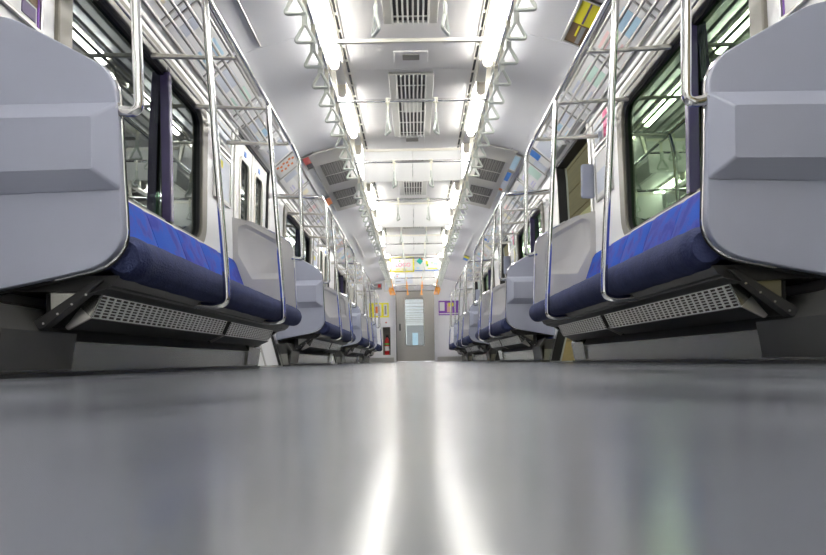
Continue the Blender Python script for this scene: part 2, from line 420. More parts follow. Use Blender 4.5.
def make_board(s, y, face, label):
    """face -1: door side towards the camera; +1: door side away from it"""
    t = thing('partition_board', label, 'partition', (s * 1.2, y + .015 * -face, .26))
    mb = MB(); f0 = y; f1 = y - face * .032     # f0 = door-side face, f1 = seat-side face
    n = len(PB)
    vs = [(s * x, f0, z) for x, z in PB] + [(s * x, f1, z) for x, z in PB]
    mb.add(vs, [tuple(range(n))] + [(i, (i + 1) % n, n + (i + 1) % n, n + i) for i in range(n)])
    # seat-side face with a sunk panel
    outer = [Vector((x, z, 0)) for x, z in PB]; hole = [Vector((x, z, 0)) for x, z in REC]
    tris = tessellate_polygon([outer, hole]); allp = PB + REC
    mb.add([(s * x, f1, z) for x, z in allp], [tuple(q) for q in tris], 1)
    k = len(REC); fr = y - face * .013
    mb.add([(s * x, f1, z) for x, z in REC] + [(s * x, fr, z) for x, z in REC2], [(i, (i + 1) % k, k + (i + 1) % k, k + i) for i in range(k)] + [tuple(range(k, 2 * k))], 1)
    mb.build('board', ['board', 'board_in'], t, bevel=.004, seg=2, angle=30)
    # raised pad on the door side
    mb = MB(); e = .045 * face
    po = [(1.352, .83), (.888, .832), (.884, .562), (1.352, .548)]; pi = [(1.352, .772), (.955, .774), (.955, .618), (1.352, .612)]
    mb.add([(s * x, f0 - .0 , z) for x, z in po] + [(s * x, f0 + e, z) for x, z in pi], [(0, 1, 5, 4), (1, 2, 6, 5), (2, 3, 7, 6), (4, 5, 6, 7), (0, 4, 7, 3), (0, 3, 2, 1)])
    mb.build('raised_pad', 'board', t, bevel=.007, seg=3, angle=25)
    # bright edging round the aisle edge, black rubber behind it
    path = [(s * (x - .002), y - face * .034, z) for x, z in PB if x < 1.15]
    MB().tube(path, .0045, 8).build('edge_trim', 'chrome', t)
    if face < 0:
        path = [(s * (x - .001), y + .042, z - .003) for x, z in PB if z < 1.0]
        MB().tube(path, .006, 8).build('rubber_edge', 'black', t)
    # grab rail bent out of the board edge and up to the rack
    yc = y - face * .016
    MB().tube(smoothpath([(s * .915, yc, .815), (s * .833, yc, .800), (s * .848, yc, 1.54), (s * .898, yc - face * .06, 1.65)], .075, 8), .0155, 16).build('grab_rail', 'chrome', t)
    MB().tube([(s * .915, yc, .815), (s * .895, yc, .812)], .022, 16).build('rail_socket', 'chrome', t)
    return t

# ------------------------------------------------------------------ bench seats
def make_bench(s, y0, y1, nseat, label):
    t = thing('bench_seat', label, 'bench seat', (s * 1.1, (y0 + y1) / 2, .25))
    L = (y1 - y0)
    # front roll of the cushion: rounded section, softly pinched at each seat join
    cut = [y0 + L * j / nseat for j in range(nseat + 1)]
    secs = []; ny = max(24, nseat * 12)
    n = 20
    mb = MB(); rings = []
    for i in range(ny + 1):
        y = y0 + L * i / ny
        e = min(y - y0, y1 - y); k = 1 - .30 * max(0, 1 - e / .03) ** 2
        wob = 1 + .012 * math.sin(y * 23 + s) + .008 * math.sin(y * 61)
        if abs(y - (y0 + .13)) < .035: wob -= .05 * (1 - abs(y - (y0 + .13)) / .035)
        rr = []
        for a in range(n):
            an = 2 * PI * a / n
            rx, rz = .067 * k * wob, .070 * k * wob
            rr.append((s * (.906 - rx * math.cos(an)), y, .371 + rz * math.sin(an)))
        rings.append(rr)
    vs = [q for r in rings for q in r]; fs = [tuple(range(n))[::-1], tuple(ny * n + a for a in range(n))]
    for i in range(ny):
        for a in range(n):
            b2 = (a + 1) % n; fs.append((i * n + a, i * n + b2, (i + 1) * n + b2, (i + 1) * n + a))
    mb.add(vs, fs); mb.build('front_roll', 'navy', t, angle=60)
    mb = MB(); mb.box(s * .905, s * 1.26, y0 + .01, y1 - .01, .335, .425); mb.build('seat_cushion', 'navy', t, bevel=.015, seg=3)
    for j in range(nseat):
        a, b = cut[j] + .004, cut[j + 1] - .004; mb = MB(); ny_ = 6
        prof = [(1.205, .40), (1.225, .50), (1.265, .60), (1.30, .70), (1.325, .772), (1.338, .793), (1.350, .798), (1.362, .79), (1.362, .40)]
        vs = []; m_ = len(prof)
        for i in range(ny_ + 1):
            u = i / ny_; bul = .012 * (1 - (2 * u - 1) ** 6) 
            for q, (x, z) in enumerate(prof):
                vs.append((s * (x - (bul if q < 6 else 0)), a + (b - a) * u, z))
        fs = [tuple(range(m_)), tuple(range(ny_ * m_, ny_ * m_ + m_))[::-1]]
        for i in range(ny_):
            for q in range(m_):
                w = (q + 1) % m_; fs.append((i * m_ + q, (i + 1) * m_ + q, (i + 1) * m_ + w, i * m_ + w))
        mb.add(vs, fs); mb.build('backrest', 'blue', t, angle=50)
    # pan below, and its end brackets
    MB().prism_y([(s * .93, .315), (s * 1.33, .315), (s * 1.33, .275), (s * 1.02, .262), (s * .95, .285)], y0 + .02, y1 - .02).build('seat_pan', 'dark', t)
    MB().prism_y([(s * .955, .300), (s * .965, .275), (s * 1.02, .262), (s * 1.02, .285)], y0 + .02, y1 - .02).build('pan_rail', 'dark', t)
    for e, yy in ((-1, y0 + .01), (1, y1 - .01)):
        ya = yy if e < 0 else yy - .006
        bk = MB().prism_y([(s * .975, .300), (s * 1.00, .302), (s * 1.21, .165), (s * 1.195, .150), (s * 1.17, .150)], ya, ya + .05 if e < 0 else ya - .05).build('bracket', 'dark', t, bevel=.002)
        yb = yy + .03 * -e
        br = MB().prism_y([(s * 1.00, .300), (s * 1.155, .300), (s * 1.155, .18), (s * 1.145, .185)], yb, yb - e * .006).build('gusset', 'steel_dull', t)
        for q in range(4):
            x = 1.03 + .045 * q; z = .275 - (x - 1.0) * .65
            MB().tube([(s * x, ya - .002, z), (s * x, ya + .001, z)], .0035, 8).build('rivet', 'steel', bk)
    return t

# ------------------------------------------------------------------ heaters
def make_heater(s, y0, y1, label, near_cap=True):
    t = thing('seat_heater', label, 'heater', (s * 1.08, (y0 + y1) / 2, .16))
    # perforated face between A (upper, aisle side) and B (lower)
    A = Vector((1.018, 0, .262)); B = Vector((1.052, 0, .188)); d = (B - A)
    nrm = Vector((d.z, 0, -d.x)).normalized()
    if nrm.x > 0: nrm = -nrm
    rows = 7; pitch = .058; L = y1 - y0; cols = max(4, int(L / pitch)); pitch = L / cols
    mb = MB(); th = .002
    def plate(u0, u1, ya, yb):
        ps = []
        for w in (0, -th):
            for y, u in ((ya, u0), (yb, u0), (yb, u1), (ya, u1)):
                p = A + d * u + nrm * w; ps.append((s * p.x, y, p.z))
        mb.add(ps, [(0, 1, 2, 3), (7, 6, 5, 4), (0, 4, 5, 1), (1, 5, 6, 2), (2, 6, 7, 3), (3, 7, 4, 0)])
    bar = .30 / rows; mg = .05
    hh = (1 - 2 * mg) / rows
    plate(0, mg, y0, y1); plate(1 - mg, 1, y0, y1)
    for r in range(1, rows): plate(mg + hh * r - hh * .18, mg + hh * r + hh * .18, y0, y1)
    for c in range(cols + 1):
        yc = y0 + pitch * c; plate(mg, 1 - mg, max(y0, yc - .008), min(y1, yc + .008))
    mb.build('grille', 'grille', t, smooth=False)
    MB().prism_y([(s * 1.030, .262), (s * 1.064, .188), (s * 1.072, .190), (s * 1.038, .266)], y0 + .005, y1 - .005).build('heating_element', 'coil', t)
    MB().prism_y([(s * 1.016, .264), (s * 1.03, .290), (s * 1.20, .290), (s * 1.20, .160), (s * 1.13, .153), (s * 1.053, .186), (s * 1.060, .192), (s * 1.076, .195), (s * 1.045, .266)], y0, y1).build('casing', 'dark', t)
    MB().tube([(s * 1.00, y0, .278), (s * 1.00, y1, .278)], .011, 10).build('top_rail', 'dark', t)
    if near_cap:
        MB().prism_y([(s * 1.014, .290), (s * 1.014, .262), (s * 1.050, .188), (s * 1.083, .222), (s * 1.078, .232)], y0 - .012, y0).build('end_cap', 'steel_dull', t, bevel=.001)
        MB().prism_y([(s * 1.050, .188), (s * 1.083, .222), (s * 1.135, .160), (s * 1.125, .150)], y0 - .012, y0).build('end_cap', 'steel', t, bevel=.001)
    return t

# ------------------------------------------------------------------ racks, poles
def make_rack(s, y0, y1, label):
    t = thing('luggage_rack', label, 'luggage rack', (s * 1.36, (y0 + y1) / 2, 1.65))
    X, Z = .898, 1.65
    MB().tube(smoothpath([(s * 1.37, y0 + .02, Z + .03), (s * X, y0 + .02, Z), (s * X, y1 - .02, Z), (s * 1.37, y1 - .02, Z + .03)], .09, 8), .0155, 14).build('front_rail', 'chrome', t)
    for j in range(7):
        x = .945 + j * .064
        MB().tube([(s * x, y0 + .03, Z + .004 + .03 * (x - X) / .46), (s * x, y1 - .03, Z + .004 + .03 * (x - X) / .46)], .0085, 8).build('slat', 'steel', t)
    n = max(2, round((y1 - y0) / .72))
    for j in range(n + 1):
        y = y0 + .045 + (y1 - y0 - .09) * j / n
        MB().prism_y([(s * .92, Z - .006), (s * .92, Z - .016), (s * 1.37, Z + .0), (s * 1.37, Z + .03), (s * 1.34, Z + .022)], y - .012, y + .012).build('cross_bracket', 'cream', t, bevel=.003)
    return t
def make_pole(s, y, label):
    o = MB().tube(smoothpath([(s * .898, y, 1.65), (s * .822, y, .40), (s * .822, y, .30), (s * .87, y, .283), (s * .985, y, .292)], .06, 8), .0155, 16).build('grab_pole', 'chrome', origin=(s * .822, y, .28))
    return tag(o, label, 'grab pole', 'grab poles along the seat fronts')

BAY = ['first', 'second', 'third']
for s, side in SIDES:
    near = make_board(s, 2.24, -1, 'large lilac-grey partition board at the near end of the first %s bench' % side)
    far = make_board(s, 5.52 + .03, 1, 'grey partition board at the far end of the first %s bench, seen from its seat side' % side)
    bench = make_bench(s, 2.30, 5.505, 7, 'long blue bench seat with navy front roll, nearest on the %s side' % side)
    h1 = make_heater(s, 2.40, 4.00, 'long perforated steel heater box under the near part of the first %s bench' % side)
    h2 = make_heater(s, 4.07, 5.28, 'shorter perforated steel heater box under the far part of the first %s bench' % side)
    rack = make_rack(s, 2.30, 5.50, 'chrome tube luggage rack above the first %s bench' % side)
    p1 = make_pole(s, 3.22, 'chrome grab pole in front of the first %s bench, nearer of its two' % side)
    p2 = make_pole(s, 4.61, 'chrome grab pole in front of the first %s bench, farther of its two' % side)
    for g, o in (('partition boards at the bench ends', near), ('partition boards at the bench ends', far), ('long bench seats', bench), ('under-seat heaters', h1), ('under-seat heaters', h2), ('luggage racks', rack)): o['group'] = g
    for k in (1, 2):
        dy = PITCH * k; nm = BAY[k]
        shifted(near, dy, 'lilac-grey partition board at the near end of the %s %s bench' % (nm, side))
        shifted(far, dy, 'grey partition board at the far end of the %s %s bench' % (nm, side))
        shifted(bench, dy, 'blue bench seat with navy front roll, %s from the camera on the %s side' % (nm, side))
        shifted(h1, dy, 'perforated steel heater box under the near part of the %s %s bench' % (nm, side))
        shifted(h2, dy, 'perforated steel heater box under the far part of the %s %s bench' % (nm, side))
        shifted(rack, dy, 'chrome tube luggage rack above the %s %s bench' % (nm, side))
        shifted(p1, dy, 'chrome grab pole in front of the %s %s bench, nearer of its two' % (nm, side))
        shifted(p2, dy, 'chrome grab pole in front of the %s %s bench, farther of its two' % (nm, side))
    # the short bench against the end wall
    dy = PITCH * 3
    shifted(near, dy, 'lilac-grey partition board at the short bench by the %s of the end wall' % side)
    tag(make_bench(s, 2.30 + dy, 18.62, 3, 'short blue bench by the end wall on the %s side' % side), 'short blue bench by the end wall on the %s side' % side, 'bench seat', 'short bench seats')
    tag(make_heater(s, 17.25, 18.5, ''), 'perforated heater box under the short %s bench by the end wall' % side, 'heater', 'under-seat heaters')
    tag(make_rack(s, 17.13, 18.9, ''), 'short chrome luggage rack by the end wall on the %s side' % side, 'luggage rack', 'luggage racks')
    make_pole(s, 3.22 + dy, 'chrome grab pole in front of the short %s bench by the end wall' % side)

# kick walls below the benches
tn = 30
for s, side in SIDES:
    for k in range(-1, 4):
        tn += 1; dy = PITCH * k
        y0, y1 = 2.10 + dy, (5.66 + dy if k < 3 else Y1)
        y0 = max(y0, Y0)
        w = sempty('trim_%d' % tn, (s * 1.22, (y0 + y1) / 2, 0))
        MB().prism_y([(s * 1.212, .012), (s * 1.20, .118), (s * 1.40, .118), (s * 1.34, .012)], y0, y1).build('kick_plate', 'steel_dull', w)
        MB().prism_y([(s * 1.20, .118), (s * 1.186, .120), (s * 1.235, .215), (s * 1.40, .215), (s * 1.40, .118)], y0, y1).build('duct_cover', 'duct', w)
        MB().box(s * 1.195, s * 1.32, y0, y1, 0, .012).build('base_gasket', 'black', w)
        if k < 0: continue
        for a, b in ((y0, y0 + .47),) + (((y1 - .42, y1 - .04),) if k < 3 else ()):
            q = MB().prism_y([(s * 1.200, .022), (s * 1.178, .145), (s * 1.222, .222), (s * 1.24, .222), (s * 1.215, .022)], a, b).build('cover_plate', 'duct' if a == y0 else 'steel_dull', w, bevel=.002)
            MB().tube([(s * 1.190, (a + b) / 2, .165), (s * 1.179, (a + b) / 2, .165)], .006, 8).build('screw', 'steel', q)

# ------------------------------------------------------------------ ceiling lamps, straps, cross bars
BARS = [5.37 + 1.647 * k for k in range(-3, 9)]
for s, side in SIDES:
    proto = None
    cnt = 0
    for k in range(-5, 9):
        a = 5.37 + 1.647 * (k - 1) + .48; b = 5.37 + 1.647 * k - .04
        if a < Y0 or b > Y1: continue
        if proto is None:
            py = a
            proto = thing('ceiling_lamp', 'x', 'ceiling lamp', (s * .552, a, 2.13), 'ceiling lamps')
            mb = MB(); pr = [(s * (.550 + q * .031), z) for q, z in ((-1, 2.215), (-1, 2.158), (-.8, 2.140), (-.4, 2.130), (.4, 2.130), (.8, 2.140), (1, 2.158), (1, 2.215))]
            mb.prism_y(pr, a + .03, b - .03).build('lamp_cover', 'tube', proto, bevel=.006, seg=2)
            for yy in (a, b - .03):
                pr2 = [(s * (.550 + q * .035), z) for q, z in ((-1, 2.225), (-1, 2.156), (-.8, 2.137), (-.4, 2.127), (.4, 2.127), (.8, 2.137), (1, 2.156), (1, 2.225))]
                MB().prism_y(pr2, yy, yy + .03).build('end_cap', 'cream', proto, bevel=.003)
            o = proto
        else:
            o = copy_tree(proto); o.location.y += a - py
        if b > 3.0:
            lab = 'bright white lamp in the %s ceiling trough, %s from the camera' % (side, ordw(cnt)); cnt += 1
        else: lab = 'bright white lamp in the %s trough overhead, %s behind the camera' % (side, ordw(max(0, int((3.0 - a) / 1.647))))
        o['label'] = lab
    # strap rail with hangers
    r = thing('strap_rail', 'long chrome rail carrying the %s row of hanging straps' % side, 'rail', (s * .546, 8, 1.92))
    MB().tube([(s * .546, Y0 + .1, 1.92), (s * .546, Y1 - .03, 1.92)], .013, 12).build('tube', 'chrome', r)
    for y in BARS:
        MB().prism_y([(s * .534, 1.93), (s * .558, 1.93), (s * .600, 2.225), (s * .560, 2.225)], y + .06, y + .10).build('hanger', 'cream', r, bevel=.004)

def tri_path(w=.108, h=.098, r=.02, n=5):
    A, B, C = Vector((0, 0)), Vector((-w / 2, -h)), Vector((w / 2, -h)); out = []
    P = [A, B, C]
    for i in range(3):
        p, q, t = P[i], P[i - 1], P[(i + 1) % 3]
        k = r * (1.2 if i else 1.1); a, b = p + (q - p).normalized() * k, p + (t - p).normalized() * k
        for j in range(n + 1):
            u = j / n; out.append(a * (1 - u) ** 2 + p * 2 * u * (1 - u) + b * u * u)
    return out
def make_strap(loc, turn, big=False, col='strap'):
    """hangs from a rail; loc = rail centre; turn 0: handle across the car"""
    t = thing('hanging_strap', 'x', 'hanging strap', loc)
    x, y, z = loc; h0 = .15 if not big else .10
    w, h = (.108, .098) if not big else (.13, .15)
    def W(u, v): return (x + u, y, z + v) if turn == 0 else (x, y + u, z + v)
    MB().tube([W(p.x, -h0 + p.y + .01) for p in tri_path(w, h)], .0092 if not big else .011, 10, closed=True).build('handle', col, t)
    mb = MB()
    a, b = (.012, .0022) if turn == 0 else (.0022, .012)
    mb.box(x - a, x + a, y - b, y + b, z - h0 + .0, z + .01); bl = mb.build('belt', 'belt' if col == 'strap' else col, t, bevel=.001)
    a, b = (.016, .007) if turn == 0 else (.007, .016)
    MB().box(x - a, x + a, y - b, y + b, z - h0 - .004, z - h0 + .06).build('buckle', col, bl, bevel=.003)
    a, b = (.013, .017) if turn == 0 else (.017, .013)
    MB().box(x - a, x + a, y - b, y + b, z - .02, z + .018).build('rail_clip', 'belt' if col == 'strap' else col, t, bevel=.004)
    return t
proto = make_strap((0, 0, 1.92), 0); protoT = make_strap((0, 0, 1.92), 1)
protoO = make_strap((0, 0, 1.92), 0, True, 'orange'); protoOT = make_strap((0, 0, 1.92), 1, False, 'orange')
rs = random.Random(11)
def place(pr, loc, label, group):
    o = copy_tree(pr); o.location = loc; o.rotation_euler.z = (math.radians(-22) * (1 if loc[0] > 0 else -1)) if abs(loc[0]) < .3 else math.radians(rs.uniform(-7, 7)); o['label'] = label; o['group'] = group
for s, side in SIDES:
    ys = [3.185 + .3165 * j for j in range(12)]
    for k in (1, 2): ys += [2.53 + PITCH * k + .3177 * j for j in range(14)]
    for i, y in enumerate(ys):
        place(proto, (s * .546, y, 1.92), 'pale triangular hanging strap on the %s rail, %s in the row from the camera' % (side, ordw(i)), 'pale straps on the %s rail' % side)
    yo = [17.40, 17.75, 18.10, 18.45]
    for i, y in enumerate(yo):
        place(protoO, (s * .546, y, 1.92), 'large orange hanging strap near the end wall on the %s rail, %s of four' % (side, ORD[i]), 'orange straps on the %s rail' % side)
bi = 0
for i, y in enumerate(BARS):
    if y < 1: continue
    o = MB().tube([(-.546, y, 1.92), (.546, y, 1.92)], .0125, 12).build('cross_bar', 'chrome', origin=(0, y, 1.92))
    tag(o, 'chrome cross bar joining the two strap rails, %s from the camera' % ordw(bi), 'bar', 'ceiling cross bars')
    if i % 1 == 0:
        orange = y > 16.5
        for e, sd in ((-1, 'left'), (1, 'right')):
            place(protoOT if orange else protoT, (e * .175, y - .0, 1.92), '%s hanging strap on the %s cross bar, %s one of the pair' % ('orange' if orange else 'pale', ORD[bi], sd), 'straps on the cross bars')
    bi += 1
def kill(o):
    for c in KIDS(o): kill(c)
    bpy.data.objects.remove(o)
for o in (proto, protoT, protoO, protoOT): kill(o)

# ------------------------------------------------------------------ hanging posters on cream rails
RAILS = [4.76 + 2.47 * k for k in range(-1, 6)]
def text(body, size, loc, rot, m, parent, extr=.0005):
    cu = bpy.data.curves.new('lettering', 'FONT'); cu.body = body; cu.size = size; cu.extrude = extr; cu.align_x = 'CENTER'; cu.align_y = 'CENTER'
    o = bpy.data.objects.new('lettering', cu); COL.objects.link(o)
    dg = bpy.context.evaluated_depsgraph_get(); me = bpy.data.meshes.new_from_object(o.evaluated_get(dg))
    bpy.data.objects.remove(o); me.materials.clear(); me.materials.append(M[m])
    o = bpy.data.objects.new('lettering', me); COL.objects.link(o)
    o.location = Vector(loc) - parent_world(parent); o.rotation_euler = rot; o.parent = parent
    return o
ri = 0
for y in RAILS:
    t = thing('poster_rail', 'cream poster clamp rail across the ceiling, %s from the camera' % (ordw(ri) if y > 4 else 'overhead and zeroth'), 'rail', (0, y, 2.09), 'poster rails')
    if y < 4: t['label'] = 'cream poster clamp rail across the ceiling, directly above the camera'
    else: ri += 1
    MB().box(-.485, .485, y - .012, y + .012, 2.078, 2.102).build('clamp_bar', 'cream', t, bevel=.003)
    for e in (-1, 1):
        MB().box(e * .479, e * .485, y - .006, y + .006, 2.10, 2.182).build('drop_arm', 'cream', t, bevel=.003)
def sheet(x0, x1, y, z0, z1, label, deco=(), m='paper'):
    mb = MB(); n = 12
    for i in range(n):
        a, b = x0 + (x1 - x0) * i / n, x0 + (x1 - x0) * (i + 1) / n
        f = lambda x: .004 * math.sin((x - x0) * 9 + y)
        vs = [(a, y + f(a), z1), (b, y + f(b), z1), (b, y + 2 * f(b), z0), (a, y + 2 * f(a), z0)]
        vs += [(p[0], p[1] + .001, p[2]) for p in vs]
        mb.add(vs, [(0, 1, 2, 3), (7, 6, 5, 4)] + ([(0, 3, 7, 4)] if i == 0 else []) + ([(1, 5, 6, 2)] if i == n - 1 else []))
    t = thing('hanging_poster', label, 'poster', ((x0 + x1) / 2, y, z1), 'hanging posters')
    mb.build('paper', m, t)
    W, H = x1 - x0, z1 - z0
    if deco:
        for name, mm, rects in deco:
            d = MB()
            for (a, b, c, e) in rects: d.box(x0 + W * a, x0 + W * b, y - .013, y - .0105, z0 + H * c, z0 + H * e)
            d.build(name, mm, t, smooth=False)
    return t
for i, y in enumerate(RAILS):
    if y < 6 or y > 14: continue
    w = ORD[i - 1]
    sheet(-.482, -.002, y, 1.785, 2.085, 'blank white paper sheet hanging from the %s poster rail, left one of two' % w)
    sheet(.002, .482, y, 1.785, 2.085, 'blank white paper sheet hanging from the %s poster rail, right one of two' % w)
y = RAILS[5]
t = sheet(-.482, -.002, y, 1.785, 2.085, 'white poster with yellow border and pink lettering hanging near the end wall',
      [('border', 'ink_yellow', [(0, 1, 0, .09), (0, 1, .91, 1), (0, .05, 0, 1), (.95, 1, 0, 1)]), ('small_print', 'ink_yellow', [(.25, .42, .17, .22), (.5, .72, .17, .22)]), ('small_mark', 'ink_green', [(.38, .43, .68, .78)])])
text('LOGO', .105, (-.22, y - .014, 1.925), (PI / 2, 0, 0), 'ink_pink', t)
t = sheet(.002, .482, y, 1.785, 2.085, 'pale map-like poster with teal diamond and blue lines hanging near the end wall',
      [('blue_line', 'ink_blue', [(0, 1, .06, .1), (0, 1, .92, .96)]), ('colour_patch', 'ink_yellow', [(.48, .56, .5, .7), (.55, .95, .18, .24)]), ('colour_patch', 'ink_green', [(.5, .58, .35, .5), (.68, .78, .55, .6)]),
       ('colour_patch', 'ink_sky', [(.8, .95, .45, .6), (.1, .2, .2, .3)]), ('colour_patch', 'ink_orange', [(.28, .4, .78, .92)])])
MB().add([(.10 - .0, y - .016, 2.06), (.155, y - .016, 1.99), (.10, y - .016, 1.92), (.045, y - .016, 1.99), (.10, y - .0125, 2.06), (.155, y - .0125, 1.99), (.10, y - .0125, 1.92), (.045, y - .0125, 1.99)],
         [(0, 1, 2, 3), (7, 6, 5, 4), (0, 4, 5, 1), (1, 5, 6, 2), (2, 6, 7, 3), (3, 7, 4, 0)]) if False else None
mb = MB(); q = [(.12, 2.065), (.175, 1.995), (.12, 1.925), (.045, 1.995)]; mb.prism_y(q, y - .016, y - .0105); mb.build('teal_diamond', 'ink_teal', t)
y = RAILS[6]
sheet(-.482, -.002, y, 1.785, 2.085, 'pale blue poster with small print hanging closest to the end wall', [('print_block', 'ink_pale', [(.08, .92, .1, .8)]), ('small_print', 'ink_grey', [(.1, .35, .22, .3), (.12, .3, .8, .84)]), ('red_mark', 'ink_orange', [(.15, .22, .6, .72)])])
sheet(.002, .482, y, 1.785, 2.085, 'plain translucent white sheet hanging closest to the end wall', ())

# ------------------------------------------------------------------ ceiling vents
vp = None
for i, (a, word) in enumerate(((3.20, 'first'), (5.57, 'second'), (8.10, 'third'), (10.55, 'fourth'), (13.0, 'fifth'), (15.4, 'sixth'))):
    if vp is None:
        b = a + 1.53
        vp = thing('ceiling_vent', '', 'vent', (0, a, 2.205), 'ceiling air vents')
        MB().box(-.172, -.115, a, b, 2.185, 2.205).box(.115, .172, a, b, 2.185, 2.205).box(-.115, .115, a, a + .02, 2.188, 2.205).box(-.115, .115, b - .02, b, 2.188, 2.205).build('frame', 'steel', vp, bevel=.003)
        MB().box(-.115, .115, a + .02, b - .02, 2.198, 2.2045).build('dark_opening', 'black', vp)
        for j in range(8):
            x = -.112 + .224 * j / 7; MB().box(x - .006, x + .006, a + .01, b - .01, 2.176, 2.194).build('vane', 'grille', vp, bevel=.002)
        for j in range(5):
            y = a + .25 + .3 * j
            if j in (1,): continue
            MB().box(-.112, .112, y - .008, y + .008, 2.194, 2.200).build('cross_vane', 'grille', vp)
        MB().box(-.07, .07, a + .62, a + .86, 2.189, 2.199).build('damper', 'steel', vp)
        va = a; o = vp
    else:
        o = copy_tree(vp); o.location.y += a - va
    o['label'] = 'grey slotted air vent in the middle of the ceiling, %s from the camera' % word
for i, (y, word) in enumerate(((5.28, 'between the first and second air vents'), (7.26, 'just beyond the second air vent'))):
    t = thing('ceiling_plate', 'small cream ceiling plate with grey inset, %s' % word, 'ceiling plate', (0, y, 2.205), 'small ceiling plates')
    pl = MB().box(-.12, .12, y - .09, y + .09, 2.198, 2.205).build('plate', 'ceil_mid', t, bevel=.002)
    MB().box(-.06, .06, y - .045, y + .045, 2.194, 2.199).build('inset', 'frame_grey', pl)

# air return panels in the outer ceiling
for s, side in SIDES:
    t = thing('air_return_panel', 'flat beige panel with four dark mesh grilles in the %s outer ceiling' % side, 'ceiling panel', (s * .87, 8.6, 2.08), 'air return panels')
    prf = [(.64, 2.160), (1.03, 2.064), (1.045, 2.076), (.64, 2.176)]
    MB().prism_y([(s * x, z) for x, z in prf], 7.28, 10.0).build('panel', 'cream_dull', t, bevel=.004)
    for a, b in ((7.70, 8.14), (8.18, 8.56), (8.93, 9.30), (9.36, 9.80)):
        def zz(x): return 2.160 - (x - .64) * (.096 / .39)
        MB().prism_y([(s * .70, zz(.70) - .004), (s * .965, zz(.965) - .004), (s * .965, zz(.965) + .002), (s * .70, zz(.70) + .002)], a, b).build('mesh_grille', 'mesh', t)
# poster rail lines on the upper curve
for s, side in SIDES:
    for k in range(0, 3):
        y0, y1 = 2.3 + PITCH * k, 4.80 + PITCH * k
        o = MB().tube([(s * .978, y0, 2.093), (s * .978, y1, 2.093)], .0045, 8).build('poster_channel', 'steel', origin=(s * 1.0, y0, 2.078))
        tag(o, 'thin steel poster channel high above the %s %s bench' % (BAY[k], side), 'poster channel', 'poster channels above the racks')

# ------------------------------------------------------------------ wall posters
def slope_poster(s, y0, y1, q0, q1, label, arts, proud=.01, fr='steel', cat='poster', name='wall_poster', group=None):
    """poster on the sloping cove; q0, q1 = (x, z) lower and upper edge; arts = [(name, material, [(u0, u1, v0, v1)])]"""
    A, B = Vector((q0[0], q0[1])), Vector((q1[0], q1[1])); d = B - A; nr = Vector((d.y, -d.x)).normalized()
    if nr.x > 0: nr = -nr
    t = thing(name, label, cat, (s * A.x, (y0 + y1) / 2, A.y), group)
    def slab(mb, u0, u1, v0, v1, h0, h1):
        a, b = A + d * v0, A + d * v1; L = y1 - y0
        mb.prism_y([(s * p.x, p.y) for p in (a + nr * h0, b + nr * h0, b + nr * h1, a + nr * h1)], y0 + L * u0, y0 + L * u1)
    mb = MB(); slab(mb, 0, 1, 0, 1, .001, proud); mb.build('sheet', 'paper', t)
    for j, (nm, mm, rects) in enumerate(arts):
        mb = MB()
        for r in rects: slab(mb, *r, proud - .002, proud + .0015 + .0005 * j)
        mb.build(nm, mm, t, smooth=False)
    mb = MB(); e = .03 * .5 / max(.1, (y1 - y0)); f = .03
    slab(mb, 0, 1, -.02, .03, .001, proud + .006); slab(mb, 0, 1, .97, 1.02, .001, proud + .006); slab(mb, 0, e, 0, 1, .001, proud + .006); slab(mb, 1 - e, 1, 0, 1, .001, proud + .006)
    mb.build('frame', fr, t)
    return t
flat('tint_rose', (.85, .62, .60)); flat('tint_mint', (.60, .80, .70)); flat('tint_lilac', (.66, .64, .84)); flat('tint_cream', (.85, .80, .60)); 
rnd = random.Random(3)
tones = [('ink_sky', 'pale blue'), ('tint_rose', 'pale rose'), ('ink_pale', 'grey'), ('tint_mint', 'mint'), ('tint_lilac', 'lilac'), ('tint_cream', 'cream'), ('ink_pale', 'grey')]
LO, HI = (1.352, 1.862), (1.145, 2.035)
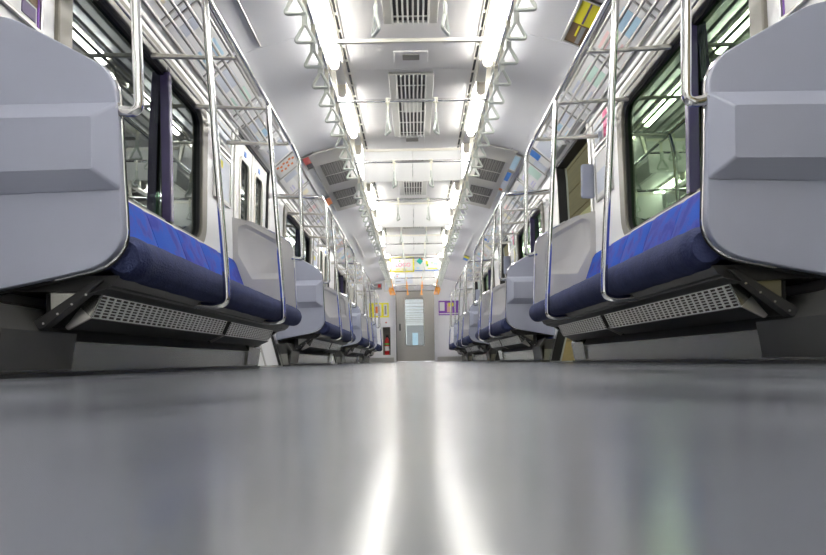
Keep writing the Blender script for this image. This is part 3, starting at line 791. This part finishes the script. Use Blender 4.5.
for s, side in SIDES:
    for k in range(0, 3):
        for j in range(4):
            y0 = 2.45 + PITCH * k + j * .78; y1 = y0 + .72
            c1 = tones[(j * 3 + k * 2 + (s > 0)) % 7]; c2 = tones[(j * 2 + k + 3) % 7]
            if c1 == c2: c2 = tones[(j * 2 + k + 4) % 7]
            ra = [(.08 + .1 * rnd.random(), .3 + .2 * rnd.random(), .2, .75)]
            rb = [(.6, .92, .62, .8), (.62, .85, .3, .36), (.62, .9, .2, .24)]
            slope_poster(s, y0, y1, LO, HI, 'advert with %s and %s print above the %s %s rack, %s along it' % (c1[1], c2[1], BAY[k], side, ORD[j]), [('picture', c1[0], ra), ('print', c2[0], rb)], group='adverts above the luggage racks')
    for k in range(0, 3):
        c = 6.38 + PITCH * k
        # tilted display box and posters over the door
        t = thing('display_box', 'white tilted display box above the %s door on the %s side' % (BAY[k], side), 'display', (s * 1.2, c + .1, 1.9), 'display boxes above the doors')
        MB().prism_y([(s * 1.335, 1.858), (s * 1.28, 1.855), (s * 1.115, 2.00), (s * 1.13, 2.035), (s * 1.16, 2.04)], c - .05, c + .50).build('housing', 'white', t, bevel=.008)
        MB().prism_y([(s * 1.262, 1.868), (s * 1.252, 1.866), (s * 1.132, 1.972), (s * 1.14, 1.978)], c + .03, c + .42).build('screen', 'ink_pale', t, bevel=.002)
        slope_poster(s, c - .62, c - .12, LO, HI, 'advert sheet over the %s door on the %s side' % (BAY[k], side), [('picture', 'ink_pale', [(.1, .5, .2, .8)]), ('print', 'ink_sky', [(.6, .9, .5, .8), (.6, .9, .2, .3)])], proud=.02)
        if k < 2 or True:
            slope_poster(s, c + .56, c + .98, (1.33, 1.87), (1.12, 2.04), 'white advert with orange script beyond the %s door on the %s side' % (BAY[k], side) if s < 0 else 'blue and white advert beyond the %s door on the right side' % BAY[k],
                         [('script', 'ink_orange', [(.18 + .09 * (q % 2), .30 + .09 * (q % 2), .12 + .13 * q, .21 + .13 * q) for q in range(6)] + [(.5 + .06 * (q % 2), .62 + .06 * (q % 2), .2 + .15 * q, .28 + .15 * q) for q in range(4)])] if s < 0 else [('picture', 'ink_blue', [(.1, .5, .5, .95)]), ('figure', 'ink_pale', [(.5, .9, .1, .6)])], proud=.02)
# bright posters on the upper curve
UP0, UP1 = (1.10, 2.047), (.99, 2.094)
slope_poster(1, 4.22, 4.78, UP0, UP1, 'yellow and dark brown advert in a steel frame above the first right rack', [('yellow_band', 'ink_yellow', [(.0, .52, .03, .97)]), ('brown_field', 'ink_brown', [(.52, 1, .03, .97)]), ('dark_caption', 'ink_violet', [(.05, .5, .42, .52)]),
    ('yellow_script', 'ink_yellow', [(.55, .8, .5, .6)]), ('grey_script', 'ink_grey', [(.55, .95, .2, .42)])])
slope_poster(1, 7.35, 7.95, UP0, UP1, 'pale blue poster high beside the right air return panel, nearer one', [('picture', 'ink_sky', [(.1, .9, .1, .9)])])
slope_poster(1, 8.0, 8.9, UP0, UP1, 'deep blue and white poster high beside the right air return panel, farther one', [('picture', 'ink_blue', [(.05, .45, .2, .9)]), ('figure', 'ink_pale', [(.5, .85, .1, .8)]), ('orange_spot', 'ink_orange', [(.88, .97, .3, .8)])])
slope_poster(1, 14.5, 15.1, UP0, UP1, 'yellow and blue poster high above the third right rack', [('picture', 'ink_yellow', [(.05, .5, .1, .9)]), ('print', 'ink_blue', [(.55, .95, .1, .9)])])
slope_poster(-1, 7.28, 7.72, UP0, UP1, 'red and black poster high beside the left air return panel', [('picture', 'red', [(.05, .6, .05, .95)]), ('dark_band', 'ink_black', [(.6, .95, .1, .9)])])
slope_poster(-1, 9.1, 9.5, UP0, UP1, 'small orange poster high above the second left rack', [('picture', 'ink_orange', [(.05, .95, .05, .95)])])

def wall_frame(s, y0, y1, z0, z1, label, arts, group=None):
    t = thing('framed_notice', label, 'notice', (s * wx((z0 + z1) / 2), (y0 + y1) / 2, z0), group)
    ring(MB(), s, [(y0, z0), (y1, z0), (y1, z1), (y0, z1)], [(y0 + .012, z0 + .012), (y1 - .012, z0 + .012), (y1 - .012, z1 - .012), (y0 + .012, z1 - .012)], -.016, -.001).build('frame', 'steel', t)
    wall_cell(MB(), s, y0 + .01, y1 - .01, z0 + .01, z1 - .01, -.009, -.001).build('sheet', 'paper', t, smooth=False)
    W, H = y1 - y0, z1 - z0
    for j, (nm, mm, rs) in enumerate(arts):
        mb = MB()
        for a, b, c, d in rs: wall_cell(mb, s, y0 + W * a, y0 + W * b, z0 + H * c, z0 + H * d, -.0105 - .0006 * j, -.008)
        mb.build(nm, mm, t, smooth=False)
    return t
wall_frame(-1, 2.14, 2.76, 1.27, 1.80, 'framed notice with a figure in a white coat above the first left board', [('picture', 'ink_brown', [(.55, .96, .16, .95)]), ('white_coat', 'paper', [(.66, .86, .2, .62)]), ('head', 'ink_skin', [(.72, .80, .64, .78)]), ('purple_label', 'ink_violet', [(.78, .93, .05, .14)]), ('purple_edge', 'ink_purple', [(.955, .972, .03, .97)])])
wall_frame(1, 2.14, 2.76, 1.27, 1.80, 'framed notice with yellow stripes above the first right board', [('yellow_stripes', 'ink_yellow', [(.80, .84, .2, .9), (.88, .93, .2, .9)]), ('grey_line', 'ink_grey', [(.5, .85, .08, .11)]), ('purple_edge', 'ink_purple', [(.955, .972, .03, .97)])])
for s, side in SIDES:
    for k in range(3):
        dy = PITCH * k
        if s < 0: A1 = [('print_block', 'ink_pale', [(.1, .9, .1, .9)]), ('yellow_strip', 'ink_yellow', [(.1, .5, .7, .85), (.15, .45, .3, .42)])]; A2 = [('print_block', 'ink_pale', [(.1, .9, .3, .8)])]
        else: A1 = [('yellow_strip', 'ink_yellow', [(.05, .2, .3, .95)]), ('print_block', 'ink_pale', [(.25, .9, .15, .6)])]; A2 = [('pink_strip', 'ink_pink', [(.1, .35, .1, .9)]), ('print_block', 'ink_pale', [(.45, .9, .2, .8)])]
        wall_frame(s, 5.13 + dy, 5.58 + dy, 1.20, 1.55, 'framed %s notice on the %s wall just before the %s door' % ('pale map' if s < 0 else 'yellow-edged', side, BAY[k]), A1, 'lower notices beside the doors')
        wall_frame(s, 5.13 + dy, 5.58 + dy, 1.58, 1.80, 'small %s notice high on the %s wall just before the %s door' % ('white' if s < 0 else 'pink', side, BAY[k]), A2, 'upper notices beside the doors')
for k in range(3):
    dy = PITCH * k
    o = MB().box(1.275, 1.375, 5.60 + dy, 5.64 + dy, 1.24, 1.50).build('cover_box', 'board', origin=(1.37, 5.62 + dy, 1.24), bevel=.018, seg=4)
    tag(o, 'rounded pale cover box on the right door pillar before the %s door' % BAY[k], 'cover box', 'pillar cover boxes')

# ------------------------------------------------------------------ end wall items
def end_panel(name, x0, x1, z0, z1, label, arts, base='paper', cat='poster', y=Y1):
    t = thing(name, label, cat, ((x0 + x1) / 2, y - .005, z0))
    MB().box(x0, x1, y - .008, y, z0, z1).build('sheet', base, t, bevel=.001)
    W, H = x1 - x0, z1 - z0
    for j, (nm, mm, rs) in enumerate(arts):
        mb = MB()
        for a, b, c, d in rs: mb.box(x0 + W * a, x0 + W * b, y - .0095 - .001 * j, y - .007, z0 + H * c, z0 + H * d)
        mb.build(nm, mm, t, smooth=False)
    return t
end_panel('wall_poster', -1.19, -.68, 1.17, 1.55, 'yellow poster with two white fields on the end wall', [('white_field', 'paper', [(.25, .62, .12, .9), (.74, .92, .1, .9)]), ('print', 'ink_orange', [(.32, .54, .3, .75)]), ('print', 'ink_grey', [(.78, .88, .2, .8)])], 'ink_yellow')
end_panel('wall_poster', .62, 1.14, 1.20, 1.58, 'purple poster with a pale figure on the end wall', [('white_field', 'paper', [(.05, .3, .3, .9), (.02, .98, .08, .14)]), ('figure', 'ink_skin', [(.42, .68, .2, .85)]), ('yellow_mark', 'ink_yellow', [(.5, .75, .6, .85)])], 'ink_purple')
end_panel('wall_sign', -1.15, -.85, 1.90, 2.06, 'dark grey sign with red square high on the end wall', [('white_line', 'paper', [(.05, .6, .42, .5), (.08, .3, .62, .85)]), ('red_square', 'red', [(.66, .92, .3, .85)])], 'ink_grey', 'sign')
end_panel('wall_frame', -.80, -.53, 1.84, 2.12, 'pale framed notice on the end wall beside the gangway door top', [('print', 'ink_pale', [(.15, .85, .15, .85)])], 'steel', 'notice')
end_panel('door_notice', -.40, -.02, 1.88, 2.10, 'white notice with small red mark above the gangway door', [('print', 'ink_grey', [(.2, .45, .7, .76), (.2, .5, .2, .26)]), ('red_mark', 'ink_orange', [(.22, .3, .5, .62)])], 'paper', 'notice', Y1 - .03)
end_panel('wall_sticker', -.78, -.73, 1.01, 1.06, 'tiny red sticker on the end wall above the extinguisher niche', [('red_mark', 'red', [(.1, .9, .2, .8)])], 'paper', 'sticker')
ex = thing('fire_extinguisher', 'red fire extinguisher with white label standing in the end wall niche', 'fire extinguisher', (-.745, Y1 + .10, .19))
def lathe(mb, cx, cy, prof, n=18):
    vs = [(cx + r * math.cos(2 * PI * k / n), cy + r * math.sin(2 * PI * k / n), z) for r, z in prof for k in range(n)]
    fs = [(i * n + k, i * n + (k + 1) % n, (i + 1) * n + (k + 1) % n, (i + 1) * n + k) for i in range(len(prof) - 1) for k in range(n)] + [tuple(range(n)), tuple((len(prof) - 1) * n + k for k in range(n))]
    mb.add(vs, fs); return mb
lathe(MB(), -.745, Y1 + .08, [(.055, .19), (.062, .20), (.062, .55), (.05, .60), (.022, .63), (.022, .65)]).build('cylinder', 'red', ex)
lathe(MB(), -.745, Y1 + .08, [(.0635, .30), (.0635, .42)]).build('white_label', 'paper', ex)
lathe(MB(), -.745, Y1 + .08, [(.0635, .45), (.0635, .50)]).build('green_label', 'ink_green', ex)
MB().box(-.77, -.70, Y1 + .06, Y1 + .10, .65, .70).build('valve', 'black', ex, bevel=.004)
MB().box(-.78, -.69, Y1 + .04, Y1 + .10, .705, .72).build('lever', 'black', ex, bevel=.003)
MB().tube(smoothpath([(-.72, Y1 + .06, .67), (-.675, Y1 + .04, .62), (-.675, Y1 + .04, .35)], .04), .009, 8).build('hose', 'black', ex)

# ------------------------------------------------------------------ next carriage seen through the gangway window
YN = Y1 + 1.0
mb = MB(); mb.box(-1.40, -1.35, YN, YN + 19, 0, 2.3); mb.box(-1.0, -.95, Y1 + .3, YN, 0, 2.2)
struct(mb.build('wall_beyond_left', 'white', smooth=False))
mb = MB(); mb.box(1.35, 1.40, YN, YN + 19, 0, 2.3); mb.box(.95, 1.0, Y1 + .3, YN, 0, 2.2)
struct(mb.build('wall_beyond_right', 'white', smooth=False))
mb = MB(); mb.box(-1.40, -.45, YN + 18.95, YN + 19, 0, 2.3); mb.box(.45, 1.40, YN + 18.95, YN + 19, 0, 2.3); mb.box(-.45, .45, YN + 18.95, YN + 19, 1.9, 2.3)
mb.box(-1.40, -.5, YN, YN + .05, 0, 2.3); mb.box(.5, 1.40, YN, YN + .05, 0, 2.3); mb.box(-.5, .5, YN, YN + .05, 1.9, 2.3)
struct(mb.build('wall_beyond_end', 'white', smooth=False))
struct(MB().box(-1.40, 1.40, Y1 + .25, YN + 19, 2.25, 2.30).build('ceiling_beyond', 'ceil'))
d = sempty('door_12', (0, YN + 18.97, 0))
MB().box(-.45, -.15, YN + 18.96, YN + 18.99, 0, 1.9).box(.15, .45, YN + 18.96, YN + 18.99, 0, 1.9).box(-.15, .15, YN + 18.96, YN + 18.99, 0, .6).box(-.15, .15, YN + 18.96, YN + 18.99, 1.5, 1.9).build('leaf', 'ink_grey', d)
MB().box(-.15, .15, YN + 18.97, YN + 18.98, .6, 1.5).build('pane', 'ink_sky', d)
for j in range(7):
    for s, side in SIDES:
        o = MB().box(s * .54, s * .64, YN + .6 + 2.4 * j, YN + 2.6 + 2.4 * j, 2.20, 2.25).build('ceiling_lamp', 'tube', origin=(s * .59, YN + .6 + 2.4 * j, 2.2))
        tag(o, 'lamp on the %s of the next carriage beyond the gangway door, %s along' % (side, ORD[j]), 'ceiling lamp', 'lamps in the next carriage')
for j in range(11):
    o = MB().tube([(-.55, YN + .8 + 1.6 * j, 1.92), (.55, YN + .8 + 1.6 * j, 1.92)], .014, 8).build('cross_bar', 'steel', origin=(0, YN + .8 + 1.6 * j, 1.92))
    tag(o, 'cross bar in the next carriage seen through the gangway window, %s along' % ORD[j], 'bar', 'cross bars in the next carriage')

# ------------------------------------------------------------------ outside
struct(MB().box(-9, -1.6, -6, 40, -1.2, -1.1).box(1.6, 9, -6, 40, -1.2, -1.1).build('ground', 'concrete'))
mb = MB()
for j in range(15): mb.box(3.2, 3.25, -6, 30, -1.1 + .5 * j, -1.1 + .5 * j + .485)
mb.box(3.26, 3.3, -6, 30, -1.1, 6.4, 1)
struct(mb.build('wall_outside_right', ['brown', 'black'], smooth=False))
mb = MB(); mb.box(3.10, 3.2, -6, 30, 2.55, 2.70); struct(mb.build('trim_50', 'yellowpost'))
mb = MB(); mb.box(-6.2, -6, -6, 30, -1.1, 10); struct(mb.build('wall_outside_left', 'concrete'))
for k in range(3):
    o = MB().box(1.60, 1.78, 7.45 + PITCH * k, 7.50 + PITCH * k, -1.1, .62).build('cabinet', 'yellowpost', origin=(1.65, 7.47 + PITCH * k, -1.1), bevel=.005)
    tag(o, 'low cream yellow cabinet outside, seen through the %s open door' % BAY[k], 'cabinet', 'cabinets outside the open doors')
# ------------------------------------------------------------------ world, camera
w = bpy.data.worlds.new('world'); SC.world = w; w.use_nodes = True
w.node_tree.nodes['Background'].inputs[0].default_value = (0.62, 0.75, 0.70, 1)
w.node_tree.nodes['Background'].inputs[1].default_value = 0.45
cd = bpy.data.cameras.new('camera'); cam = bpy.data.objects.new('camera', cd); COL.objects.link(cam)
cam.location = (-.005, 0, .032); cam.rotation_euler = (PI / 2, math.radians(ROLL), 0)
cd.sensor_width = 36; cd.lens = 740 / 826 * 36
_r = math.radians(ROLL); _vx, _vy = 4.0, 83.0
cd.shift_x = -(_vx * math.cos(_r) - _vy * math.sin(_r)) / 826; cd.shift_y = (_vx * math.sin(_r) + _vy * math.cos(_r)) / 826
cd.clip_start = .02; cd.clip_end = 200
cd.dof.use_dof = True; cd.dof.focus_distance = 4.5; cd.dof.aperture_fstop = 11
SC.camera = cam
SC.view_settings.view_transform = 'Standard'; SC.view_settings.look = 'None'
SC.view_settings.gamma = 1; SC.view_settings.use_curve_mapping = False
SC.view_settings.exposure = 1.55
SC.cycles.use_denoising = True
SC.cycles.max_bounces = 12; SC.cycles.diffuse_bounces = 6; SC.cycles.glossy_bounces = 6; SC.cycles.transparent_max_bounces = 12
SC.cycles.sample_clamp_indirect = 8
SC.cycles.caustics_reflective = False; SC.cycles.caustics_refractive = False
